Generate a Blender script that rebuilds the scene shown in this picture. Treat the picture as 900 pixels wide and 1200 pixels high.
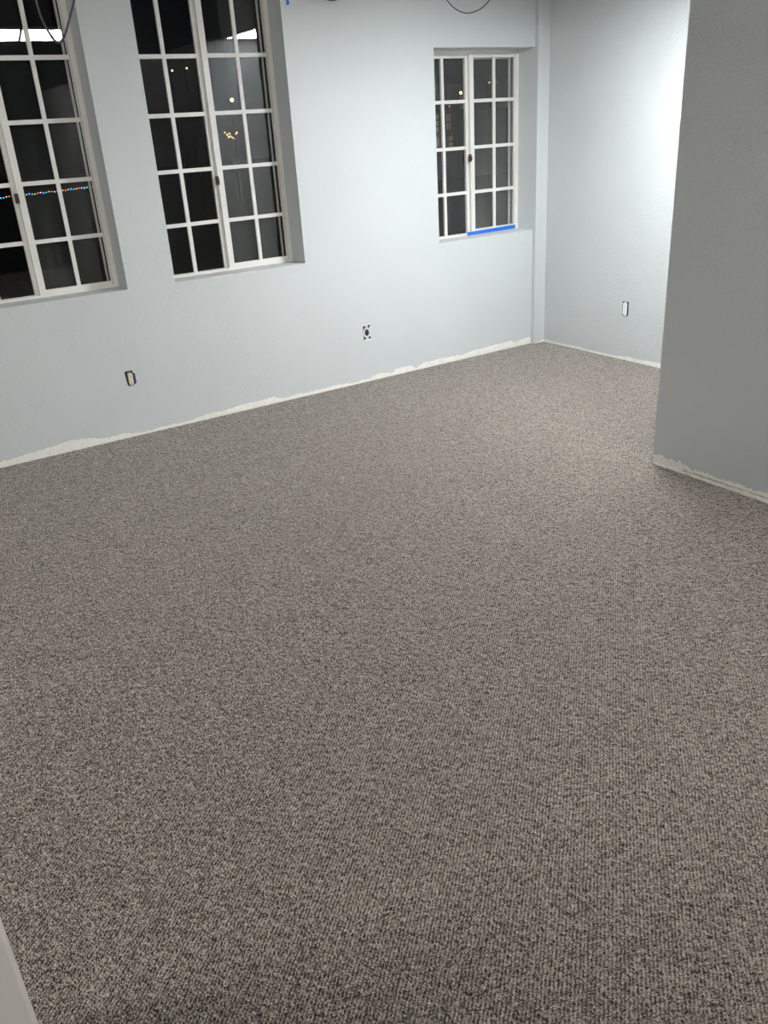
import bpy, bmesh, math, random
from mathutils import Vector, Matrix
random.seed(7)
S = bpy.context.scene
for o in list(bpy.data.objects): bpy.data.objects.remove(o)
COL = S.collection

# ------------------------------------------------------------------ camera
FPX = 971.14
r_ = Vector((0.835183, -0.546756, -0.059389)); d_ = Vector((-0.273976, -0.319993, -0.906941)); f_ = Vector((0.476871, 0.773733, -0.417051))
cam_d = bpy.data.cameras.new('camera'); cam = bpy.data.objects.new('camera', cam_d); COL.objects.link(cam)
cam_d.sensor_fit = 'VERTICAL'; cam_d.sensor_height = 36.0; cam_d.lens = FPX / 1200 * 36.0
cam_d.clip_start = 0.02; cam_d.clip_end = 300
m = Matrix((r_, -d_, -f_)).transposed().to_4x4(); m.translation = (0, 0, 1.75)
cam.matrix_world = m
S.camera = cam
# ------------------------------------------------------------------ world: moonless night
w = bpy.data.worlds.new('night_sky'); S.world = w; w.use_nodes = True
w.node_tree.nodes['Background'].inputs[0].default_value = (0.010, 0.011, 0.014, 1)
w.node_tree.nodes['Background'].inputs[1].default_value = 0.12
S.view_settings.view_transform = 'Standard'; S.view_settings.look = 'None'
S.view_settings.gamma = 1.0; S.view_settings.use_curve_mapping = False
S.view_settings.exposure = 0.10
MAIN_E = 50.0      # emission of the main fluorescent lens
ALC_E = 158.0       # emission of the alcove light


# ------------------------------------------------------------------ helpers
def tag(o, label=None, cat=None, group=None, kind=None):
    if label: o['label'] = label
    if cat: o['category'] = cat
    if group: o['group'] = group
    if kind: o['kind'] = kind
    return o
def empty(name, loc, label, cat, group=None, kind=None):
    o = bpy.data.objects.new(name, None); COL.objects.link(o); o.location = loc
    o.empty_display_size = 0.05
    return tag(o, label, cat, group, kind)
def link(name, bm, mat, parent=None, smooth=False, bevel=0):
    """mesh given in world coordinates; when parented the parent's location is taken off"""
    bmesh.ops.recalc_face_normals(bm, faces=bm.faces)
    if parent is not None:
        off = Vector((0, 0, 0)); p = parent
        while p is not None: off += p.location; p = p.parent
        bmesh.ops.translate(bm, verts=bm.verts, vec=-off)
    me = bpy.data.meshes.new(name); bm.to_mesh(me); bm.free()
    me.materials.append(mat)
    if smooth:
        for p in me.polygons: p.use_smooth = True
    o = bpy.data.objects.new(name, me); COL.objects.link(o)
    if parent is not None: o.parent = parent
    if bevel:
        b = o.modifiers.new('bevel', 'BEVEL'); b.width = bevel; b.segments = 2; b.limit_method = 'ANGLE'
    return o
def B(): return bmesh.new()
def box(bm, x0, x1, y0, y1, z0, z1):
    vs = [bm.verts.new((x, y, z)) for x in (x0, x1) for y in (y0, y1) for z in (z0, z1)]
    for q in ((0,1,3,2),(4,6,7,5),(0,4,5,1),(2,3,7,6),(0,2,6,4),(1,5,7,3)):
        bm.faces.new([vs[i] for i in q])
    return bm
def tube(bm, pts, r, n=10, cap=True):
    rings = []; pts = [Vector(p) for p in pts]; up = None
    for i, p in enumerate(pts):
        t = (pts[min(i+1, len(pts)-1)] - pts[max(i-1, 0)]).normalized()
        if up is None: up = t.orthogonal().normalized()
        up = (up - t * up.dot(t)).normalized(); sd = t.cross(up)
        rr = r[i] if isinstance(r, (list, tuple)) else r
        rings.append([bm.verts.new(p + (up*math.cos(2*math.pi*k/n) + sd*math.sin(2*math.pi*k/n))*rr) for k in range(n)])
    for a, b in zip(rings, rings[1:]):
        for k in range(n): bm.faces.new((a[k], a[(k+1)%n], b[(k+1)%n], b[k]))
    if cap: bm.faces.new(rings[0]); bm.faces.new(rings[-1])
    return bm
def prism(bm, pts, axis, a0, a1):
    """polygon pts (2-D) swept along axis x or y"""
    def P(q, a): return (a, q[0], q[1]) if axis == 'x' else (q[0], a, q[1])
    lo = [bm.verts.new(P(q, a0)) for q in pts]; hi = [bm.verts.new(P(q, a1)) for q in pts]
    bm.faces.new(lo); bm.faces.new(hi[::-1]); n = len(pts)
    for i in range(n): bm.faces.new((lo[i], lo[(i+1)%n], hi[(i+1)%n], hi[i]))
    return bm
def disc(cx, cz, rx, rz, n=24, a0=0, a1=2*math.pi):
    full = abs(a1-a0-2*math.pi) < 1e-6
    return [(cx+rx*math.cos(a0+(a1-a0)*k/(n if full else n-1)), cz+rz*math.sin(a0+(a1-a0)*k/(n if full else n-1))) for k in range(n)]

# ------------------------------------------------------------------ materials
def mat(name, col, rough=0.6, metal=0, spec=0.5):
    m = bpy.data.materials.new(name); m.use_nodes = True
    b = m.node_tree.nodes['Principled BSDF']
    b.inputs['Base Color'].default_value = (*col, 1); b.inputs['Roughness'].default_value = rough
    b.inputs['Metallic'].default_value = metal; b.inputs['Specular IOR Level'].default_value = spec
    return m
def N(m, t, **k):
    n = m.node_tree.nodes.new(t)
    for a, v in k.items(): setattr(n, a, v)
    return n
def L(m, a, b): m.node_tree.links.new(a, b)
def noise(m, vec, scale, detail=3, rough=.5, dim='3D'):
    n = N(m, 'ShaderNodeTexNoise', noise_dimensions=dim); n.inputs['Scale'].default_value = scale
    n.inputs['Detail'].default_value = detail; n.inputs['Roughness'].default_value = rough; L(m, vec, n.inputs['Vector']); return n
def ramp(m, fac, stops, interp='LINEAR'):
    r = N(m, 'ShaderNodeValToRGB'); r.color_ramp.interpolation = interp; e = r.color_ramp.elements
    e[0].position, e[0].color = stops[0][0], (*stops[0][1], 1)
    e[1].position, e[1].color = stops[-1][0], (*stops[-1][1], 1)
    for p, c in stops[1:-1]:
        q = e.new(p); q.color = (*c, 1)
    L(m, fac, r.inputs[0]); return r
def math_(m, op, a, b=None):
    n = N(m, 'ShaderNodeMath', operation=op)
    for i, v in enumerate((a, b)):
        if v is None: continue
        if isinstance(v, (int, float)): n.inputs[i].default_value = v
        else: L(m, v, n.inputs[i])
    return n.outputs[0]
def bsdf(m): return m.node_tree.nodes['Principled BSDF']
def varied(name, c1, c2, scale=8, rough=.6, bump=0.0, bscale=200, bdist=.001, **k):
    m = mat(name, c1, rough, **k); tc = N(m, 'ShaderNodeTexCoord'); v = tc.outputs['Object']
    L(m, ramp(m, noise(m, v, scale).outputs['Fac'], [(.3, c1), (.7, c2)]).outputs[0], bsdf(m).inputs['Base Color'])
    if bump:
        b = N(m, 'ShaderNodeBump'); b.inputs['Strength'].default_value = bump; b.inputs['Distance'].default_value = bdist
        L(m, noise(m, v, bscale, 2).outputs['Fac'], b.inputs['Height']); L(m, b.outputs[0], bsdf(m).inputs['Normal'])
    return m
WALL_C = (0.60, 0.624, 0.622)
def wall_paint(name, strength):
    m = mat(name, WALL_C, 0.55, spec=.35)
    v = N(m, 'ShaderNodeTexCoord').outputs['Object']
    c = [tuple(x*k for x in WALL_C) for k in (.975, 1.02)]
    L(m, ramp(m, noise(m, v, 1.7, 4).outputs['Fac'], [(.3, c[0]), (.7, c[1])]).outputs[0], bsdf(m).inputs['Base Color'])
    n1 = noise(m, v, 75, 3, .55); n2 = noise(m, v, 5, 3, .5)
    h = math_(m, 'ADD', ramp(m, n1.outputs['Fac'], [(.42, (0,)*3), (.62, (1,)*3)]).outputs[0], math_(m, 'MULTIPLY', n2.outputs['Fac'], 2.0))
    b = N(m, 'ShaderNodeBump'); b.inputs['Strength'].default_value = strength; b.inputs['Distance'].default_value = .0016
    L(m, h, b.inputs['Height']); L(m, b.outputs[0], bsdf(m).inputs['Normal'])
    return m
M = {}
M['wall'] = wall_paint('pale_blue_grey_wall_paint', .30)
M['wall_tex'] = wall_paint('textured_blue_grey_wall_paint', .75)
M['bare'] = varied('bare_cream_plaster', (.82, .79, .72), (.88, .86, .80), 30, .8, .4, 150, .002)
M['dirt'] = varied('dirty_plaster_edge', (.30, .24, .17), (.62, .58, .50), 25, .85, .4, 150, .002)
M['vinyl'] = varied('off_white_window_frame', (.74, .725, .68), (.80, .785, .74), 3, .45)
M['trim'] = varied('warm_white_trim_paint', (.66, .63, .58), (.70, .67, .62), 3, .4)
M['brown'] = mat('brown_latch', (.055, .022, .018), .35)
M['dark_gap'] = mat('dark_track_gap', (.05, .05, .05), .7)
M['black'] = mat('black_plastic', (.010, .010, .012), .5)
M['cable'] = mat('dark_grey_cable_jacket', (.045, .045, .055), .32)
M['bluebox'] = mat('blue_outlet_box_plastic', (.012, .04, .16), .5)
M['ivory'] = mat('ivory_receptacle', (.80, .70, .47), .4)
M['white_pl'] = mat('white_receptacle', (.85, .85, .84), .35)
M['steel'] = mat('zinc_plated_steel', (.62, .64, .66), .35, .8)
M['bracket'] = mat('galvanised_bracket', (.66, .67, .66), .5, .2)
M['tape'] = varied('blue_painters_tape', (.012, .13, .60), (.02, .17, .72), 40, .6)
M['housing'] = mat('white_enamel_fixture', (.75, .75, .75), .4)
M['chip'] = varied('chipped_bare_wood', (.75, .60, .46), (.86, .78, .66), 60, .8)
M['joist'] = varied('dark_timber', (.035, .028, .022), (.07, .055, .042), 6, .8)
M['batt'] = varied('brown_insulation_paper', (.05, .042, .033), (.10, .085, .066), 3, .7, 1., 4, .12)
M['unfinished'] = varied('dark_unfinished_board', (.045, .05, .06), (.06, .065, .075), 5, .8)
M['ground'] = varied('dark_asphalt', (.02, .02, .02), (.035, .033, .03), 4, .9)
M['far_wall'] = varied('dark_stucco', (.05, .045, .04), (.07, .06, .05), 2, .9)
M['far_roof'] = varied('dark_roof_tiles', (.03, .022, .02), (.045, .035, .03), 3, .9)
M['leaf'] = varied('dull_olive_leaves', (.055, .05, .022), (.13, .09, .04), 20, .6)
M['stem'] = mat('reddish_brown_stake', (.16, .055, .03), .6)
def emit(name, c, e, diff=.6):
    m = mat(name, (diff,)*3, .5); b = bsdf(m)
    b.inputs['Emission Color'].default_value = (*c, 1); b.inputs['Emission Strength'].default_value = e
    return m
def glass(name, ior=1.5, tint=1.0):
    m = bpy.data.materials.new(name); m.use_nodes = True; nt = m.node_tree
    nt.nodes.remove(nt.nodes['Principled BSDF']); out = nt.nodes['Material Output']
    t = N(m, 'ShaderNodeBsdfTransparent'); t.inputs[0].default_value = (tint, tint, tint, 1)
    g = N(m, 'ShaderNodeBsdfGlossy'); g.inputs['Roughness'].default_value = 0.0; g.inputs[0].default_value = (1, 1, 1, 1)
    fr = N(m, 'ShaderNodeFresnel'); fr.inputs[0].default_value = ior
    mx = N(m, 'ShaderNodeMixShader'); L(m, math_(m, 'MULTIPLY', fr.outputs[0], .55), mx.inputs[0]); L(m, t.outputs[0], mx.inputs[1]); L(m, g.outputs[0], mx.inputs[2])
    L(m, mx.outputs[0], out.inputs['Surface']); return m
M['glass'] = glass('window_glass', 1.5, .96)
def screen_mat():
    m = bpy.data.materials.new('grey_insect_mesh'); m.use_nodes = True; nt = m.node_tree
    nt.nodes.remove(nt.nodes['Principled BSDF']); out = nt.nodes['Material Output']
    v = N(m, 'ShaderNodeTexCoord').outputs['Object']
    mp = N(m, 'ShaderNodeMapping'); mp.inputs['Scale'].default_value = (14, 14, 1.6); L(m, v, mp.inputs[0])
    n = noise(m, mp.outputs[0], 1.5, 3)
    fac = ramp(m, n.outputs['Fac'], [(.3, (.05,)*3), (.75, (.13,)*3)])
    d = N(m, 'ShaderNodeBsdfDiffuse'); d.inputs[0].default_value = (.30, .32, .29, 1)
    t = N(m, 'ShaderNodeBsdfTransparent'); mx = N(m, 'ShaderNodeMixShader')
    sp = N(m, 'ShaderNodeSeparateXYZ'); L(m, v, sp.inputs[0])     # mesh is more opaque towards the bottom
    gr = ramp(m, sp.outputs['Z'], [(0, (1.7,)*3), (1.0, (.35,)*3)])
    L(m, math_(m, 'MULTIPLY', fac.outputs[0], gr.outputs[0]), mx.inputs[0]); L(m, t.outputs[0], mx.inputs[1]); L(m, d.outputs[0], mx.inputs[2])
    L(m, mx.outputs[0], out.inputs['Surface']); return m
M['screen'] = screen_mat()

def carpet():
    m = mat('heather_loop_pile_carpet', (.2, .18, .16), 1.0, spec=.05)
    tc = N(m, 'ShaderNodeTexCoord')
    mp = N(m, 'ShaderNodeMapping'); mp.inputs['Rotation'].default_value = (0, 0, math.radians(47.3))   # rows run diagonally to the walls
    L(m, tc.outputs['Object'], mp.inputs[0])
    wn = noise(m, mp.outputs[0], 45, 2)
    wv = N(m, 'ShaderNodeVectorMath', operation='MULTIPLY_ADD'); L(m, wn.outputs['Color'], wv.inputs[0])
    wv.inputs[1].default_value = (.006, .006, 0); L(m, mp.outputs[0], wv.inputs[2])
    sx = N(m, 'ShaderNodeMapping'); sx.inputs['Scale'].default_value = (1/ROW, 1/LOOP, 0); L(m, wv.outputs[0], sx.inputs[0])
    sep = N(m, 'ShaderNodeSeparateXYZ'); L(m, sx.outputs[0], sep.inputs[0])
    # smooth ridge across each row, loops staggered along neighbouring rows
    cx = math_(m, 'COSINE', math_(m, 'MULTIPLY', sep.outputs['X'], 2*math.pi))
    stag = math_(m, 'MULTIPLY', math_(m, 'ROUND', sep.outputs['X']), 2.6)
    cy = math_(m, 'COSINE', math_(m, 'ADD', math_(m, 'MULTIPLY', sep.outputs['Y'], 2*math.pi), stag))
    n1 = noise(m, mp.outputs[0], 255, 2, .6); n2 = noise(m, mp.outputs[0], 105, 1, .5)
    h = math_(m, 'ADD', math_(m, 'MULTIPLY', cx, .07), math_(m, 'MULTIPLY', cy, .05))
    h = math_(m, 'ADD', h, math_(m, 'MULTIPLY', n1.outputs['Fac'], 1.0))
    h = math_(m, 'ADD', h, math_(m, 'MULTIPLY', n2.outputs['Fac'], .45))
    yarn_gap_shade = ramp(m, math_(m, 'SUBTRACT', h, .225), CARPET_STOPS)  # heather flecks, plus shade between rows and loops put into the colour
    n3 = noise(m, mp.outputs[0], 120, 1, .5)
    hue = ramp(m, n3.outputs['Fac'], [(.3, (.96, 1.0, 1.06)), (.7, (1.05, 1.0, .95))])
    mul = N(m, 'ShaderNodeMix', data_type='RGBA', blend_type='MULTIPLY'); mul.inputs[0].default_value = 1
    L(m, yarn_gap_shade.outputs[0], mul.inputs[6]); L(m, hue.outputs[0], mul.inputs[7])
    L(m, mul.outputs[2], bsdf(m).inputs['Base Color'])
    bsdf(m).inputs['Sheen Weight'].default_value = SHEEN; bsdf(m).inputs['Sheen Roughness'].default_value = .45; bsdf(m).inputs['Sheen Tint'].default_value = (1, .95, .88, 1); bsdf(m).inputs['Diffuse Roughness'].default_value = 1.0
    b = N(m, 'ShaderNodeBump'); b.inputs['Strength'].default_value = CARPET_BUMP; b.inputs['Distance'].default_value = .004
    L(m, h, b.inputs['Height']); L(m, b.outputs[0], bsdf(m).inputs['Normal'])
    return m
ROW, LOOP = .0090, .0078
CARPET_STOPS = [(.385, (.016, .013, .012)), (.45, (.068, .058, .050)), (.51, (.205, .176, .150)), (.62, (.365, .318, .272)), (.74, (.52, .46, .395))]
SHEEN = 1.0; CARPET_BUMP = .6
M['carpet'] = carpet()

# ------------------------------------------------------------------ the room shell
YW = 5.354; YF = 5.535; XB = 5.03; XR = 3.497; YR = 2.82; ZC = 3.40
SILL = 0.942; HEAD = 2.895; HEAD3 = 2.26
def pile_floor():
    import numpy as np
    st = PILE_STEP; rg = np.random.default_rng(5)
    xs = np.arange(-1.3, 5.045, st); ys = np.arange(0.5, 5.37, st); nx, ny = len(xs), len(ys)
    X, Y = np.meshgrid(xs, ys, indexing='ij')
    a = math.radians(47.3); U = X*math.cos(a)-Y*math.sin(a); W = X*math.sin(a)+Y*math.cos(a)
    def vnoise(cell):
        g = rg.random((int((xs[-1]-xs[0])/cell)+3, int((ys[-1]-ys[0])/cell)+3))
        fx = (X-xs[0])/cell; fy = (Y-ys[0])/cell; i = fx.astype(int); j = fy.astype(int); u = fx-i; v = fy-j
        u = u*u*(3-2*u); v = v*v*(3-2*v)
        return g[i, j]*(1-u)*(1-v)+g[i+1, j]*u*(1-v)+g[i, j+1]*(1-u)*v+g[i+1, j+1]*u*v
    U = U+(vnoise(.03)-.5)*.004; W = W+(vnoise(.02)-.5)*.006
    row = np.round(U/ROW)
    h = .40*np.cos(2*math.pi*U/ROW)+.32*np.cos(2*math.pi*W/LOOP+row*2.6)+.95*(vnoise(.0066)-.5)+.5*(vnoise(.012)-.5)
    h = np.clip(h*.75+.62, 0, 1)
    Z = (h-1)*PILE_H+.0006
    co = np.stack([X, Y, Z], -1).reshape(-1, 3).astype(np.float32)
    I, J = np.meshgrid(np.arange(nx-1), np.arange(ny-1), indexing='ij')
    keep = ~((xs[I] > 3.53) & (ys[J] < 2.80)); I = I[keep]; J = J[keep]
    q = np.stack([I*ny+J, (I+1)*ny+J, (I+1)*ny+J+1, I*ny+J+1], -1).astype(np.int32)
    me = bpy.data.meshes.new('floor'); me.vertices.add(len(co)); me.vertices.foreach_set('co', co.ravel())
    me.loops.add(q.size); me.loops.foreach_set('vertex_index', q.ravel())
    me.polygons.add(len(q)); me.polygons.foreach_set('loop_start', np.arange(0, q.size, 4, dtype=np.int32))
    me.polygons.foreach_set('use_smooth', np.ones(len(q), dtype=bool))
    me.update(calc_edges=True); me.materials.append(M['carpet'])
    o = bpy.data.objects.new('floor', me); COL.objects.link(o); return o
PILE_STEP = .0032; PILE_H = .0108
bm = B(); box(bm, -5.6, 5.3, -4.0, 5.40, -.10, -PILE_H)
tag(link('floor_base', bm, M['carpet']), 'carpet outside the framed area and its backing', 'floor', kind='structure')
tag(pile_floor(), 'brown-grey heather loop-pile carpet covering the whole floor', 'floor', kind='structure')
OPEN = [(0.568, 1.521, HEAD), (1.833, 2.786, HEAD), (3.957, 4.91, HEAD3)]
bm = B(); ZT = ZC; x = -5.6; yb = 5.60
for a, b_, h in OPEN:
    box(bm, x, a, YW, yb, -.1, ZT); box(bm, a, b_, YW, yb, -.1, SILL); box(bm, a, b_, YW, yb, h, ZT); x = b_
bmesh.ops.remove_doubles(bm, verts=bm.verts, dist=1e-5)
tag(link('wall_left', bm, M['wall']), 'long pale blue-grey painted wall holding the three gridded windows', 'wall', kind='structure')
bm = B(); box(bm, 4.91, XB, 5.318, 5.66, -.1, ZC)
tag(link('trim_1', bm, M['wall']), 'narrow pale painted corner post standing slightly proud beside the smallest window', 'corner post', kind='structure')
bm = B(); box(bm, XB, XB+.15, -4.0, 5.66, -.1, ZC)
tag(link('wall_back', bm, M['wall_tex']), 'far grey-blue textured end wall with one small socket', 'wall', kind='structure')
rw = B(); box(rw, XR, 4.05, -4.0, YR, -.1, 2.625)
rwo = tag(link('wall_right', rw, M['wall_tex'], bevel=.004), 'nearer textured blue-grey wall ending in a vertical outside corner', 'wall', kind='structure')
bm = B(); box(bm, XR+.03, 4.02, -4.0, YR-.03, 2.625, ZC)
tag(link('trim_2', bm, M['unfinished']), 'dark unfinished board above the nearer textured wall', 'upper wall board', kind='structure')
bm = B(); box(bm, -5.7, -5.6, -4.0, 5.66, -.1, ZC)
tag(link('wall_near', bm, M['wall']), 'plain painted side wall left of the windows, out of frame', 'wall', kind='structure')
bm = B(); box(bm, -5.6, 5.18, -4.12, -4.0, -.1, ZC)
tag(link('wall_front', bm, M['unfinished']), 'dark unfinished wall behind the viewpoint', 'wall', kind='structure')
# stub wall ending beside the viewpoint with a warm white casing
bm = B(); box(bm, -1.6, -.17, 1.36, 1.46, 0, 2.625)
tag(link('wall_entry', bm, M['wall']), 'short partition wall left of the viewpoint', 'wall', kind='structure')
bm = B(); box(bm, -.26, -.074, 1.335, 1.36, .001, 2.625); box(bm, -.17, -.074, 1.36, 1.475, .001, 2.625)
tag(link('trim_3', bm, M['trim'], bevel=.0025), 'warm white door casing at the lower left edge of the photo', 'door casing', kind='structure')
# ceiling: deck with brown insulation between dark joists
bm = B(); box(bm, -5.7, 5.18, -4.12, 5.66, ZC, ZC+.1)
tag(link('ceiling', bm, M['batt']), 'open ceiling with brown insulation paper, seen only in the window reflections', 'ceiling', kind='structure')
for k, yy in enumerate([-2.0, -1.52, -.8, -.2, .4, 1.0, 1.6, 2.2, 3.05, 3.4, 4.0, 4.6]):
    bm = B(); box(bm, -5.6, XB, yy, yy+.04, 3.21, ZC)
    tag(link('trim_%d' % (4+k), bm, M['joist']), 'dark timber ceiling joist', 'joist', 'ceiling joists', 'structure')

# ------------------------------------------------------------------ bare strips where the skirting was
def strip(name, prof, axis, plane, out, label, material, jit=.0055, step=.012, lo=0.0, cap=None):
    """ragged unpainted strip: prof [(pos, height)...] along the wall"""
    prof = sorted(prof); bm = B(); rnd = random.Random(name + str(plane)); s0, s1 = prof[0][0], prof[-1][0]
    n = int((s1-s0)/step); pts = []
    for i in range(n+1):
        s = s0+(s1-s0)*i/n
        for (a, ha), (b, hb) in zip(prof, prof[1:]):
            if a <= s <= b: h = ha+(hb-ha)*(s-a)/max(b-a, 1e-6); break
        h = max(.003, h + rnd.uniform(-jit, jit))
        pts.append((s, h if cap is None else min(h, cap)))
    fr = []
    for s, h in pts:
        o = out*(.75+.5*rnd.random())
        if axis == 'x': q = [(s, plane+.004, lo), (s, plane-o, lo), (s, plane-o*.8, h*.96), (s, plane+.004, h)]
        else: q = [(plane+.004, s, lo), (plane-o, s, lo), (plane-o*.8, s, h*.96), (plane+.004, s, h)]
        fr.append([bm.verts.new(v) for v in q])
    for a, b in zip(fr, fr[1:]):
        for k in range(4): bm.faces.new((a[k], a[(k+1)%4], b[(k+1)%4], b[k]))
    bm.faces.new(fr[0]); bm.faces.new(fr[-1])
    return link(name, bm, material) if label is None else tag(link(name, bm, material), label, 'bare wall strip', kind='structure')
PA = [(-2.55,.04),(-1.6,.035),(-.7,.05),(0.1,.03),(0.544, 0.037), (0.653, 0.043), (0.812, 0.053), (0.947, 0.071), (1.052, 0.066), (1.202, 0.031), (1.325, 0.037), (1.403, 0.018), (1.496, 0.015), (1.593, 0.022), (1.701, 0.02), (1.811, 0.022), (1.903, 0.035), (2.005, 0.034), (2.039, 0.029), (2.158, 0.047), (2.287, 0.043), (2.421, 0.048), (2.509, 0.018), (2.603, 0.028), (2.752, 0.024), (2.961, 0.026), (3.103, 0.014), (3.25, 0.02), (3.341, 0.046), (3.476, 0.022), (3.493, 0.052), (3.647, 0.044), (3.693, 0.016), (3.758, 0.05), (3.968, 0.045), (4.201, 0.038), (4.338, 0.05), (4.548, 0.055), (4.691, 0.058),(4.72,.036), (4.819, 0.053), (4.893, 0.058),(4.908,.05)]
strip('baseboard_left', PA, 'x', YW, .003, 'ragged cream unpainted strip along the foot of the window wall', M['bare'])
PB = [(1.5,.03),(2.4,.025),(3.2,.03),(3.8,.03),(4.064, 0.036), (4.141, 0.036), (4.205, 0.029), (4.317, 0.024), (4.365, 0.034), (4.412, 0.022), (4.569, 0.012), (4.713, 0.013), (4.797, 0.012), (4.905, 0.021), (5.082, 0.015), (5.208, 0.016), (5.267, 0.021), (5.31, 0.012)]
strip('baseboard_back', PB, 'y', XB, .003, 'thin ragged cream strip along the foot of the far end wall', M['bare'], .003)
PC = [(-1.9,.04),(-.5,.04),(.6,.035),(1.5,.04),(2.12, 0.042), (2.17, 0.037), (2.244, 0.038), (2.331, 0.04), (2.42, 0.037), (2.467, 0.042), (2.513, 0.038), (2.559, 0.03), (2.604, 0.046), (2.648, 0.058), (2.684, 0.052), (2.735, 0.055), (2.773, 0.058), (2.817, 0.045)]
o = strip('baseboard_right', PC, 'y', XR, .004, 'thick ragged plaster strip along the foot of the nearer textured wall', M['bare'], .007, .009)
strip('plaster_ledge', [(-1.9,.018),(1.5,.018),(2.1,.018),(2.3,.017),(2.5,.016),(2.6,.014),(2.7,.012),(2.80,.008)], 'y', XR, .012, None, M['bare'], .002).parent = o
strip('dirty_groove', [(1.4,.024),(2.1,.026),(2.3,.024),(2.5,.024),(2.62,.020)], 'y', XR, .0075, None, M['dirt'], .0025, cap=.03).parent = o
bm = B(); rnd = random.Random(3)
for k in range(16):   # loose crumbs of plaster at the outside corner
    y = YR-.02-rnd.random()**1.6*.30; r = rnd.uniform(.003, .008)
    t = bmesh.ops.create_icosphere(bm, subdivisions=1, radius=r, matrix=Matrix.Translation((XR-.012-rnd.random()*.006, y, r*.7+rnd.random()*.006)))
    for v in t['verts']: v.co += Vector((rnd.uniform(-1, 1), rnd.uniform(-1.8, 1.8), rnd.uniform(-1, 1)))*r*.35
bm.faces.ensure_lookup_table()
link('plaster_crumbs', bm, M['bare'], o)
# remnant of skirting wrapped round the corner post
bm = B(); box(bm, 4.9075, 4.9105, 5.332, 5.3535, 0.0, .092); box(bm, 4.9085, 4.928, 5.3165, 5.33, 0.0, .096); box(bm, 4.932, 4.975, 5.3165, 5.319, .045, .094)
tag(link('baseboard_corner', bm, M['wall'], bevel=.001), 'short painted skirting remnant at the foot of the corner post', 'skirting remnant', kind='structure')
bm = B(); box(bm, 4.984, XB-.001, 5.3150, 5.3185, 0, .018)
box(bm, 4.94, 4.985, 5.3155, 5.3185, 0, .010)
tag(link('baseboard_end', bm, M['bare']), 'small cream bare patch at the foot of the corner post', 'bare wall strip', kind='structure')

# ------------------------------------------------------------------ windows
ROWS = [1.265, 1.592, 1.918, 2.245, 2.572]
def window(idx, x0, x1, head, label, glow=None):
    root = empty('window_%d' % idx, ((x0+x1)/2, YF, SILL), label, 'window', None, 'structure')
    rows = [z for z in ROWS if z < head-.15]
    V = M['vinyl']
    xm = (x0+x1)/2
    fr = B()    # outer frame: jambs, head, stepped bottom track
    box(fr, x0, x0+.033, YF, 5.595, SILL, head); box(fr, x1-.033, x1, YF, 5.56, SILL, head)
    box(fr, x0+.033, x1-.033, YF, 5.595, head-.030, head)
    box(fr, x0+.033, x1-.033, YF-.004, YF+.004, SILL, SILL+.014); box(fr, x0+.033, x1-.033, YF+.004, 5.595, SILL, SILL+.010)
    link('window_frame', fr, V, root, bevel=.0015)
    def sash(name, a, b, y0, y1, ls, rs, bot, mc, n):
        s = B()
        box(s, a, a+ls, y0, y1, SILL+.011, head-.031); box(s, b-rs, b, y0, y1, SILL+.011, head-.031)
        if bot: box(s, a+ls, b-rs, y0, y1, SILL+.011, SILL+.011+bot)
        box(s, a+ls, b-rs, y0, y1, head-.031-.02, head-.031)
        so = link(name, s, V, root, bevel=.0015)
        mu = B(); ym = (y0+y1)/2
        box(mu, mc-.012, mc+.012, y0+.003, y1-.003, SILL+.011, head-.04)
        for z in rows:
            box(mu, a+ls-.002, b-rs+.002, y0+.002, y1-.002, z-.012, z+.012)
        link('muntin_grid', mu, V, so)
        g = B(); box(g, a+ls-.003, b-rs+.003, ym-.0015, ym+.0015, SILL+.012, head-.033)
        link('glass_pane', g, M['glass'], so)
        return so
    sash('fixed_sash', x0+.033, xm-.006, 5.562, 5.588, .008, .030, .004, xm-.250+.002, 0)
    sash('sliding_sash', xm-.012, x1-.036, YF+.003, YF+.024, .040, .006, .030, xm+.232, 1)
    sc = B(); sx0, sx1 = xm-.005, x1-.030
    box(sc, sx0, sx0+.022, 5.589, 5.597, SILL+.012, head-.035); box(sc, sx1-.024, sx1-.010, 5.589, 5.597, SILL+.012, head-.035)
    box(sc, sx0, sx1, 5.589, 5.597, SILL+.012, SILL+.03); box(sc, sx0, sx1, 5.589, 5.597, head-.06, head-.035)
    so = link('screen_frame', sc, V, root, bevel=.001)
    me = B(); box(me, sx0+.02, sx1-.05, 5.593, 5.5935, SILL+.03, head-.06)
    link('insect_mesh', me, M['screen'], so)
    la = B(); lx = xm-.004-.016
    box(la, lx-.010, lx+.012, YF-.006, YF+.004, 1.490, 1.545)
    box(la, lx-.004, lx+.010, YF-.018, YF-.004, 1.500, 1.530)
    link('latch', la, M['brown'], root, bevel=.002)
    return root
w1 = window(1, *OPEN[0], 'tall grid-paned sliding window at the photo\'s left edge, cut off by the frame')
w2 = window(2, *OPEN[1], 'tall grid-paned sliding window in the middle of the window wall')
w3 = window(3, *OPEN[2], 'small four-row grid-paned sliding window beside the far corner')
for a, b_, d in ((2.07, 2.235, .004), (2.30, 2.405, .003)):
    bm = B(); xs = [a+(b_-a)*i/12 for i in range(13)]; rnd = random.Random(int(a*100))
    lo = [(x, SILL-.003-d*rnd.random()*1.6) for x in xs]; hi = [(x, SILL+.0008) for x in reversed(xs)]
    prism(bm, lo+hi, 'y', YW-.001, YW+.006)
    link('sill_chip', bm, M['chip'], w2)

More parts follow.
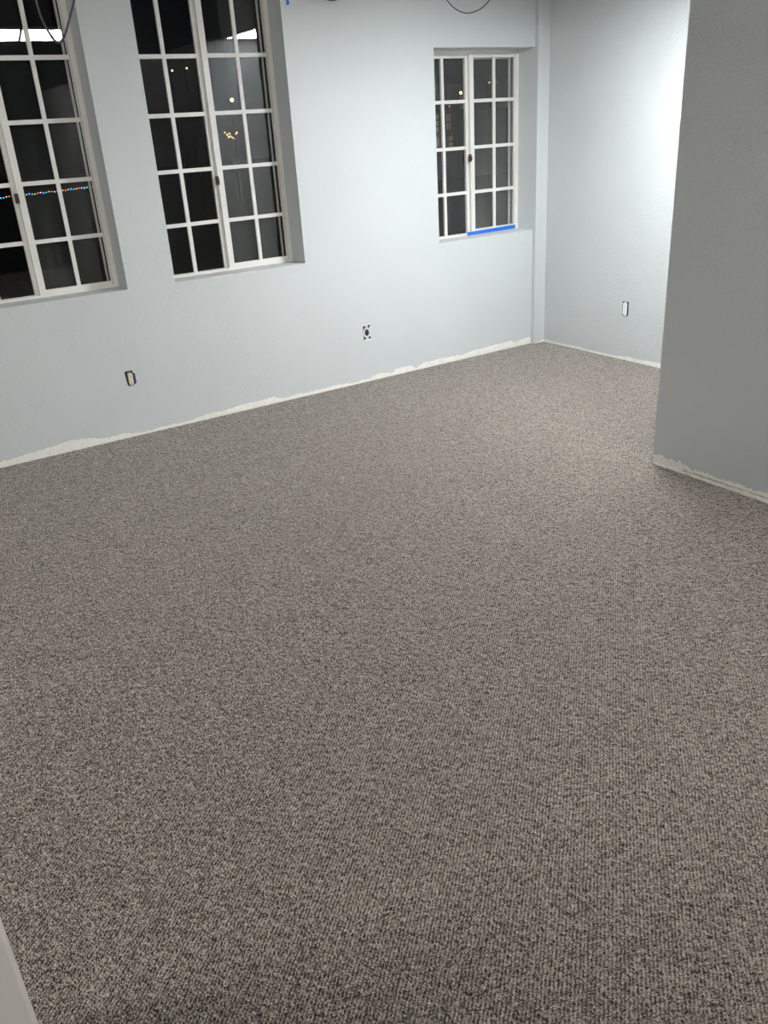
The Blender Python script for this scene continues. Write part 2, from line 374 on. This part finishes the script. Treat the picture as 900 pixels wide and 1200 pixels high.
# ------------------------------------------------------------------ blue tape
bm = B(); prism(bm, [(4.372, .943), (4.876, .947), (4.876, .975), (4.365, .967)], 'y', YF-.0085, YF-.0045)
tag(link('painters_tape', bm, M['tape']), 'strip of bright blue painters tape along the bottom of the smallest window', 'tape')
bm = B(); prism(bm, [(2.822, 2.56), (2.846, 2.56), (2.846, 2.53), (2.850, 2.505), (2.836, 2.498), (2.827, 2.502), (2.829, 2.53)], 'y', YW-.0025, YW+.0003)
tag(link('painters_tape', bm, M['tape']), 'short torn blue tape piece at the top edge beside the middle window', 'tape')

# ------------------------------------------------------------------ sockets
def socket_left():
    cx, cz = 1.4315, .388
    r = empty('wall_outlet', (cx, YW, cz), 'ivory socket without cover plate in a blue box, below and between the two tall windows', 'socket')
    y = YW
    cav = B(); prism(cav, [(cx-.031, .436), (cx+.020, .438), (cx+.022, .418), (cx+.034, .416), (cx+.035, .352), (cx+.022, .346), (cx-.018, .338), (cx-.024, .37)], 'y', y-.0012, y+.002)
    link('cutout', cav, M['black'], r)
    for q in ([(cx+.019, .350), (cx+.034, .354), (cx+.033, .413), (cx+.021, .404)], [(cx-.029, .412), (cx-.021, .412), (cx-.018, .350), (cx-.023, .347)]):
        b = B(); prism(b, q, 'y', y-.0028, y+.001); link('outlet_box_side', b, M['bluebox'], r)
    st = B(); prism(st, [(cx-.014, .430), (cx+.010, .431), (cx+.010, .420), (cx-.014, .419)], 'y', y-.004, y)
    link('mounting_tab', st, M['steel'], r); st = B(); prism(st, [(cx-.014, .350), (cx+.018, .351), (cx+.018, .337), (cx-.010, .336)], 'y', y-.003, y)
    link('mounting_tab', st, M['steel'], r)
    rc = B()
    for zc in (.405, .366): prism(rc, disc(cx+.001, zc, .0165, .0175, 20), 'y', y-.0085, y-.001)
    box(rc, cx-.014, cx+.016, y-.006, y-.001, .354, .418)
    ro = link('receptacle', rc, M['ivory'], r, bevel=.001)
    sl = B()
    for zc in (.405, .366):
        box(sl, cx-.007, cx-.0045, y-.0092, y-.008, zc, zc+.010); box(sl, cx+.0065, cx+.009, y-.0092, y-.008, zc+.001, zc+.009)
        prism(sl, disc(cx+.001, zc-.008, .0028, .0028, 10), 'y', y-.0092, y-.008)
    link('slots', sl, M['brown'], ro)
    sc = B(); prism(sc, disc(cx+.001, .3855, .003, .003, 10), 'y', y-.0078, y-.005); link('screw', sc, M['steel'], r)
    rag = B(); prism(rag, [(cx-.012, .338), (cx+.02, .3385), (cx+.028, .330), (cx+.016, .333), (cx+.006, .328), (cx-.006, .330)], 'y', y-.001, y+.001)
    link('torn_paint_edge', rag, M['bare'], r)
socket_left()
def bracket():
    x0, x1, z0, z1 = 3.2215, 3.284, .322, .430; cx, cz = (x0+x1)/2, (z0+z1)/2; y = YW
    r = empty('cable_outlet', (cx, y, cz), 'open box with a round black hole in a metal bracket on the window wall', 'wall box')
    c = B(); box(c, x0, x1, y-.0008, y+.002, z0, z1); link('cutout', c, M['black'], r)
    p = B(); n = 28                              # bracket plate: ring plus bridge tabs
    outer = disc(cx-.003, cz-.001, .030, .041, n); inner = disc(cx-.002, cz-.001, .0185, .025, n)
    vo = [[p.verts.new((q[0], yy, q[1])) for q in ring] for ring in (outer, inner) for yy in (y-.004, y-.001)]
    for i in range(n):
        j = (i+1) % n
        p.faces.new((vo[0][i], vo[0][j], vo[2][j], vo[2][i])); p.faces.new((vo[1][i], vo[3][i], vo[3][j], vo[1][j]))
        p.faces.new((vo[0][i], vo[1][i], vo[1][j], vo[0][j])); p.faces.new((vo[2][i], vo[2][j], vo[3][j], vo[3][i]))
    box(p, cx-.012, cx+.008, y-.0035, y-.001, z1-.020, z1-.001); box(p, cx-.012, cx+.010, y-.0035, y-.001, z0+.001, z0+.018)
    link('mounting_ring', p, M['bracket'], r)
    e = B(); box(e, x1-.010, x1-.0015, y-.003, y-.001, z0+.02, z1-.012); link('box_side', e, M['bracket'], r)
    k = B()
    for q in ([(x0-.002, z1+.002), (x1+.002, z1+.005), (x1+.002, z1), (x0, z1-.003)], [(x0+.004, z0+.003), (x1+.001, z0+.003), (x1+.003, z0-.006), (x0+.006, z0-.006)]):
        k = B(); prism(k, q, 'y', y-.0015, y+.0005); link('torn_paint_edge', k, M['bare'], r)
    t = B(); tube(t, [(cx-.004, y-.001, cz-.012), (cx-.002, y-.006, cz-.004), (cx+.003, y-.005, cz+.008), (cx+.005, y-.001, cz+.014)], .003, 8)
    link('cable_stub', t, M['cable'], r)
bracket()
def socket_back():
    cy, cz = 4.426, .400; x = XB
    r = empty('wall_outlet', (x, cy, cz), 'white rectangular socket without cover plate on the far end wall', 'socket')
    c = B(); prism(c, [(cy+.030, .449), (cy-.028, .452), (cy-.031, .352), (cy-.018, .340), (cy+.022, .340), (cy+.031, .352)], 'x', x-.0012, x+.001); link('cutout', c, M['black'], r)
    b = B(); box(b, x-.007, x-.0006, cy-.0165, cy+.022, .352, .438); ro = link('receptacle', b, M['white_pl'], r, bevel=.0015)
    for zc in (.415, .375):
        s = B()
        box(s, x-.0074, x-.0068, cy-.004, cy+.011, zc-.001, zc+.002)
        link('slot', s, M['steel'], ro)
    t = B(); box(t, x-.004, x-.0008, cy-.014, cy+.014, .437, .448); link('mounting_tab', t, M['steel'], r); t = B(); box(t, x-.004, x-.0008, cy-.012, cy+.014, .342, .353); link('mounting_tab', t, M['steel'], r)
    k = B(); prism(k, [(cy+.022, .334), (cy-.014, .334), (cy-.018, .326), (cy-.004, .330), (cy+.012, .329), (cy+.026, .326)], 'x', x-.0008, x+.001); link('torn_paint_edge', k, M['dirt'], r)
socket_back()

# ------------------------------------------------------------------ hanging cables
def catenary(a, b, low, n=40):
    a, b = Vector(a), Vector(b); pts = []
    for i in range(n+1):
        t = i/n; p = a.lerp(b, t); c = 4*t*(1-t)
        base = a.z+(b.z-a.z)*t
        p.z = base - (min(a.z, b.z)-low)*(c**.8) if low < min(a.z, b.z) else base
        pts.append(p)
    return pts
def loop(name, pts, r, label):
    return tag(link(name, tube(B(), pts, r, 10), M['cable'], smooth=True), label, 'cable')
# U-shaped loop in front of the left window
loop('hanging_cable', [Vector(p) for p in ((1.2006, 4.9, 2.5256), (1.2012, 4.9, 2.5106), (1.2017, 4.9, 2.4953), (1.2023, 4.9, 2.48), (1.2029, 4.9, 2.4649), (1.2036, 4.9, 2.4503), (1.2045, 4.9, 2.4363), (1.2055, 4.9, 2.4231), (1.2065, 4.9, 2.4104), (1.2076, 4.9, 2.3981), (1.2089, 4.9, 2.3863), (1.2105, 4.9, 2.3748), (1.2126, 4.9, 2.3637), (1.2152, 4.9, 2.3529), (1.2183, 4.9, 2.3423), (1.2217, 4.9, 2.3321), (1.2253, 4.9, 2.3223), (1.2289, 4.9, 2.3132), (1.2324, 4.9, 2.3048), (1.2359, 4.9, 2.297), (1.2393, 4.9, 2.2899), (1.2428, 4.9, 2.2834), (1.2463, 4.9, 2.2775), (1.2498, 4.9, 2.2721), (1.2534, 4.9, 2.2674), (1.2569, 4.9, 2.2632), (1.2603, 4.9, 2.2594), (1.2638, 4.9, 2.2561), (1.2673, 4.9, 2.2538), (1.2712, 4.9, 2.2524), (1.2753, 4.9, 2.2523), (1.2798, 4.9, 2.2535), (1.2846, 4.9, 2.2557), (1.2897, 4.9, 2.2589), (1.2949, 4.9, 2.2632), (1.3002, 4.9, 2.2685), (1.3056, 4.9, 2.2749), (1.311, 4.9, 2.2825), (1.3163, 4.9, 2.2912), (1.3218, 4.9, 2.301), (1.3275, 4.9, 2.3117), (1.3334, 4.9, 2.3231), (1.3397, 4.9, 2.3351), (1.3466, 4.9, 2.3478), (1.3539, 4.9, 2.3616), (1.3615, 4.9, 2.376), (1.3691, 4.9, 2.3909), (1.3766, 4.9, 2.406), (1.3835, 4.9, 2.421), (1.3901, 4.9, 2.4361), (1.3963, 4.9, 2.4514), (1.4023, 4.9, 2.467), (1.4082, 4.9, 2.4825), (1.4141, 4.9, 2.4981), (1.4201, 4.9, 2.5135))], .0055, 'dark cable hanging in a narrow U in front of the left window')
loop('hanging_cable', [Vector(p) for p in ((3.8636, 5.2, 2.7174), (3.872, 5.2, 2.6963), (3.8804, 5.2, 2.6744), (3.8889, 5.2, 2.6523), (3.8975, 5.2, 2.631), (3.9061, 5.2, 2.6111), (3.9149, 5.2, 2.5936), (3.9237, 5.2, 2.5788), (3.9326, 5.2, 2.5662), (3.9415, 5.2, 2.5551), (3.9506, 5.2, 2.5451), (3.96, 5.2, 2.5356), (3.9696, 5.2, 2.5261), (3.9793, 5.2, 2.5166), (3.9888, 5.2, 2.5076), (3.9986, 5.2, 2.4991), (4.009, 5.2, 2.4912), (4.0205, 5.2, 2.4839), (4.0334, 5.2, 2.4773), (4.0481, 5.2, 2.471), (4.0643, 5.2, 2.465), (4.0816, 5.2, 2.4595), (4.0996, 5.2, 2.4551), (4.1179, 5.2, 2.4521), (4.1361, 5.2, 2.4508), (4.1547, 5.2, 2.4516), (4.1742, 5.2, 2.4541), (4.1939, 5.2, 2.458), (4.2134, 5.2, 2.463), (4.232, 5.2, 2.4689), (4.2494, 5.2, 2.4751), (4.2654, 5.2, 2.4819), (4.2803, 5.2, 2.4895), (4.2944, 5.2, 2.4979), (4.3079, 5.2, 2.5071), (4.321, 5.2, 2.5169), (4.3339, 5.2, 2.5274), (4.3464, 5.2, 2.5383), (4.3585, 5.2, 2.5494), (4.3701, 5.2, 2.5612), (4.3814, 5.2, 2.5742), (4.3925, 5.2, 2.5887), (4.4035, 5.2, 2.6051), (4.4143, 5.2, 2.6241), (4.4248, 5.2, 2.6454), (4.435, 5.2, 2.6682), (4.4451, 5.2, 2.6917), (4.4552, 5.2, 2.7152), (4.4654, 5.2, 2.7379))], .0035, 'thin dark cable drooping in a shallow loop above the smallest window')
loop('hanging_cable', [Vector(p) for p in ((2.9844, 5.25, 2.6509), (2.9907, 5.25, 2.6339), (2.9969, 5.25, 2.6158), (3.0032, 5.25, 2.5977), (3.0096, 5.25, 2.5804), (3.016, 5.25, 2.5651), (3.0224, 5.25, 2.5526), (3.029, 5.25, 2.5434), (3.0357, 5.25, 2.5368), (3.0425, 5.25, 2.5322), (3.0493, 5.25, 2.5289), (3.0559, 5.25, 2.5263), (3.0624, 5.25, 2.5237), (3.0687, 5.25, 2.5213), (3.0748, 5.25, 2.5198), (3.0809, 5.25, 2.519), (3.0869, 5.25, 2.5187), (3.0929, 5.25, 2.5187), (3.0991, 5.25, 2.5188), (3.1052, 5.25, 2.5189), (3.1113, 5.25, 2.5191), (3.1174, 5.25, 2.5197), (3.1237, 5.25, 2.5207), (3.1302, 5.25, 2.5224), (3.1371, 5.25, 2.525), (3.1442, 5.25, 2.5279), (3.1515, 5.25, 2.5308), (3.1591, 5.25, 2.5345), (3.167, 5.25, 2.5394), (3.1752, 5.25, 2.5464), (3.1839, 5.25, 2.556), (3.1931, 5.25, 2.569), (3.2029, 5.25, 2.585), (3.213, 5.25, 2.6029), (3.2233, 5.25, 2.6219), (3.2335, 5.25, 2.6408), (3.2436, 5.25, 2.6587))], .007, 'dark cable bottom just showing at the top edge right of the middle window')
loop('hanging_cable', [Vector(p) for p in ((3.56,2.86,2.74),(3.56,2.86,2.5),(3.565,2.87,2.36),(3.60,2.87,2.30),(3.63,2.86,2.33),(3.645,2.85,2.45),(3.645,2.85,2.70))], .005, 'thin cable looping down by the outside corner, mirrored in the middle window')

# ------------------------------------------------------------------ light fittings
def fixture(name, x0, x1, y0, y1, zb, zt, e, col, label, flat=False):
    r = empty(name, ((x0+x1)/2, (y0+y1)/2, zb), label, 'light fitting')
    if flat:      # recessed trough: the glowing panel only faces down
        h = B(); box(h, x0, x1, y0, y1, zb+.03, zt)
        for q in ((x0, x0+.012, y0, y1), (x1-.012, x1, y0, y1), (x0+.012, x1-.012, y0, y0+.012), (x0+.012, x1-.012, y1-.012, y1)): box(h, *q, zb-.004, zb+.03)
        link('housing', h, M['housing'], r)
        l = B(); box(l, x0+.013, x1-.013, y0+.013, y1-.013, zb, zb+.029); link('diffuser', l, emit(name+'_lens', col, e), r); return r
    h = B(); box(h, x0, x1, y0, y1, zb+.105, zt); link('housing', h, M['housing'], r, bevel=.004)
    l = B(); ins = .012
    if x1-x0 > y1-y0: prism(l, [(y0+ins, zb+.105), (y0+ins+.006, zb+.02), (y0+.04, zb), (y1-.04, zb), (y1-ins-.006, zb+.02), (y1-ins, zb+.105)], 'x', x0+.01, x1-.01)
    else: prism(l, [(x0+ins, zb+.105), (x0+ins+.006, zb+.02), (x0+.04, zb), (x1-.04, zb), (x1-ins-.006, zb+.02), (x1-ins, zb+.105)], 'y', y0+.01, y1-.01)
    link('diffuser', l, emit(name+'_lens', col, e), r)
    return r
fixture('fluorescent_fixture', 1.80, 3.33, -1.63, -1.37, 3.07, 3.21, MAIN_E, (1.0, .985, .95), 'long fluorescent ceiling light mirrored in the left window glass')
fixture('fluorescent_fixture', 0.15, 1.68, -1.63, -1.37, 3.07, 3.21, MAIN_E, (1.0, .985, .95), 'added unseen fluorescent fill light in line with the first, out of frame')  # unseen extra light, added to brighten the right wall
fixture('fluorescent_fixture', -2.3, -0.8, 1.9, 2.16, 3.07, 3.21, MAIN_E*1.05, (1.0, .985, .95), 'added unseen fluorescent fill light at the left side of the room, out of frame')  # unseen fill light, added to lift the right wall and left floor
fixture('alcove_fixture', 3.63, 4.02, 2.87, 3.58, 2.62, 3.21, ALC_E, (.95, .98, 1.0), 'bright ceiling light behind the outside corner, mirrored in the middle window', True)

# ------------------------------------------------------------------ outside
bm = B(); box(bm, -40, 60, 5.70, 90, -.35, -.25)
tag(link('ground', bm, M['ground']), 'dark ground outside the windows', 'ground', kind='structure')
# string of coloured bulbs seen through the left window
sl = empty('string_lights', (2.0, 14, 1.1), 'string of tiny coloured lights glowing outside the left window', 'string lights')
P0, P1 = Vector((1.2, 14, 1.155)), Vector((3.745, 14, 1.235)); nb = 62
tube_pts = [P0.lerp(P1, i/20)+Vector((0, 0, -.02*math.sin(i/20*math.pi)+.02)) for i in range(21)]
link('wire', tube(B(), tube_pts, .004, 6), M['black'], sl)
bc = [('warm_bulb', (1, .55, .12), 3), ('red_bulb', (1, .12, .10), 4), ('pale_bulb', (1, .78, .6), 2.4), ('blue_bulb', (.04, .10, 1), 7), ('green_bulb', (.05, .8, .35), 3)]
bms = [emit(n, c, e, .1) for n, c, e in bc]
for i in range(nb):
    p = P0.lerp(P1, (i+.5)/nb); p.z += .006*math.sin(i*1.7)
    b = B(); k = i % 5; bmesh.ops.create_icosphere(b, subdivisions=2, radius=.008 if k != 3 else .011, matrix=Matrix.Translation(p))
    link('bulb', b, bms[k], sl, True)
# bush and stake
bs = empty('bush', (1.0, 7.6, -.25), 'dim leafy bush just outside the lower left pane', 'bush')
b = B(); rnd = random.Random(11)
for k in range(2600):
    a = rnd.uniform(0, 2*math.pi); u = rnd.uniform(-1, 1); rr = .42*(.55+.45*rnd.random())
    q = Vector((math.cos(a)*math.sqrt(1-u*u)*rr*1.05, math.sin(a)*math.sqrt(1-u*u)*rr, u*rr*.95)) + Vector((.93, 7.6, .38))
    s = rnd.uniform(.010, .022); d1 = Vector((rnd.gauss(0,1), rnd.gauss(0,1), rnd.gauss(0,1))).normalized(); d2 = d1.orthogonal().normalized()
    b.faces.new([b.verts.new(q+v) for v in (d1*s*1.5, d2*s*.6, -d1*s*1.5, -d2*s*.6)])
link('foliage', b, M['leaf'], bs)
link('trunk', tube(B(), [(.93, 7.6, -.25), (.94, 7.6, 0), (.92, 7.58, .3)], [.03, .025, .012], 8), M['stem'], bs)
tag(link('garden_stake', tube(B(), [(1.295, 7.6, .79), (1.46, 7.4, .60), (1.85, 7.0, -.25)], .010, 8), M['stem']), 'reddish-brown slanting stake beside the dim bush', 'stake')
# far lamps and houses
def lamp(name, p, r, c, e, label, group=None):
    Y = lamp.y; p = tuple(a + (b-a)*Y/30 for a, b in zip((0, 0, 1.75), p)); r *= Y/30*.6; lamp.y -= .5
    root = empty(name, (p[0], p[1], -.25), label, 'street lamp', group)
    link('lamp_post', tube(B(), [(p[0], p[1]+.1, -.25), (p[0], p[1]+.1, p[2]+r), (p[0], p[1], p[2]+r*1.3)], .015, 8), M['black'], root)
    b = B(); bmesh.ops.create_icosphere(b, subdivisions=2, radius=r, matrix=Matrix.Translation(p)); link('lamp_globe', b, emit(name+'_glow', c, e, .1), root, True)
lamp.y = 29.0
def house(x0, x1, y0, y1, h, label, wins, e):
    r = empty('house', ((x0+x1)/2, (y0+y1)/2, -.25), label, 'house')
    wb = B(); box(wb, x0, x1, y0, y1, -.25, h); link('house_wall', wb, M['far_wall'], r)
    rb = B(); prism(rb, [(y0-.4, h), (y1+.4, h), ((y0+y1)/2, h+1.1)], 'x', x0-.4, x1+.4); link('roof', rb, M['far_roof'], r)
    for i, (a, b_, c, d) in enumerate(wins):
        k = B(); box(k, a, b_, y0-.04, y0+.02, c, d); wf = link('window', k, M['far_roof'], r)
        g = B()
        nz = max(1, int((d-c)/.22))
        for j in range(nz): box(g, a+.03, b_-.03, y0-.06, y0-.03, c+.03+(d-c)*j/nz, c+(d-c)*(j+1)/nz-.02)
        link('lit_panes', g, e, wf)
tan = emit('dim_tan_window_glow', (1, .68, .42), .10, .1)
house(20.5, 26.0, 30.1, 35, 2.35, 'dark house with dim tan lit windows seen through the small window', [(22.10, 22.38, 1.55, 2.25), (22.72, 22.98, 1.62, 2.25), (22.76, 23.08, .95, 1.42), (22.10, 22.36, 1.0, 1.42), (23.25, 23.30, 1.0, 1.5)], tan)
lamp('street_lamp', (23.49, 30, 2.98), .085, (1, .62, .22), 9, 'warm orange street lamp glowing above the dark house')
lamp('street_lamp', (23.70, 30, 2.50), .07, (.8, .92, 1), 7, 'small cool white lamp beside the dark house')
lamp('street_lamp', (23.72, 30, 3.28), .05, (.2, .4, 1), 2.0, 'faint blue lamp above the warm street lamp')
lamp('street_lamp', (25.0, 30, 3.32), .045, (1, .7, .3), 3.5, 'tiny amber lamp seen in the upper right part of the small window')
lamp('street_lamp', (25.4, 30, 3.32), .035, (1, .75, .5), 1.2, 'fainter tiny lamp right of the tiny amber lamp')
lamp('street_lamp', (22.82, 29.9, 2.50), .045, (1, .5, .25), 1.5, 'faint amber lamp left of the dark house\'s white lamp')
lamp('street_lamp', (11.33, 30, 4.0), .055, (1, .6, .25), 3, 'tiny orange lamp left of its pair in the middle window')
lamp('street_lamp', (11.85, 30, 4.06), .05, (1, .6, .25), 4, 'tiny orange lamp right of its pair in the middle window')
lamp('street_lamp', (13.35, 30, 3.05), .10, (1, .72, .3), 6, 'yellow lamp glowing through the upper right panes of the middle window')
tw = empty('fairy_lights', (13.15, 30, -.25), 'small cluster of orange fairy lights seen through the middle window', 'fairy lights')
link('pole', tube(B(), [(13.15, 30.08, -.25), (13.15, 30.08, 2.05)], .03, 8), M['black'], tw)
fm = emit('fairy_glow', (1, .55, .2), 7, .1)
for dx, dz in ((-.22, .10), (-.14, .03), (-.05, .06), (-.02, -.03), (.05, -.08), (.14, -.12), (.20, .04), (.24, .08), (-.1, -.05)):
    b = B(); bmesh.ops.create_icosphere(b, subdivisions=1, radius=.022, matrix=Matrix.Translation((13.15+dx, 30, 1.93+dz))); link('bulb', b, fm, tw, True)
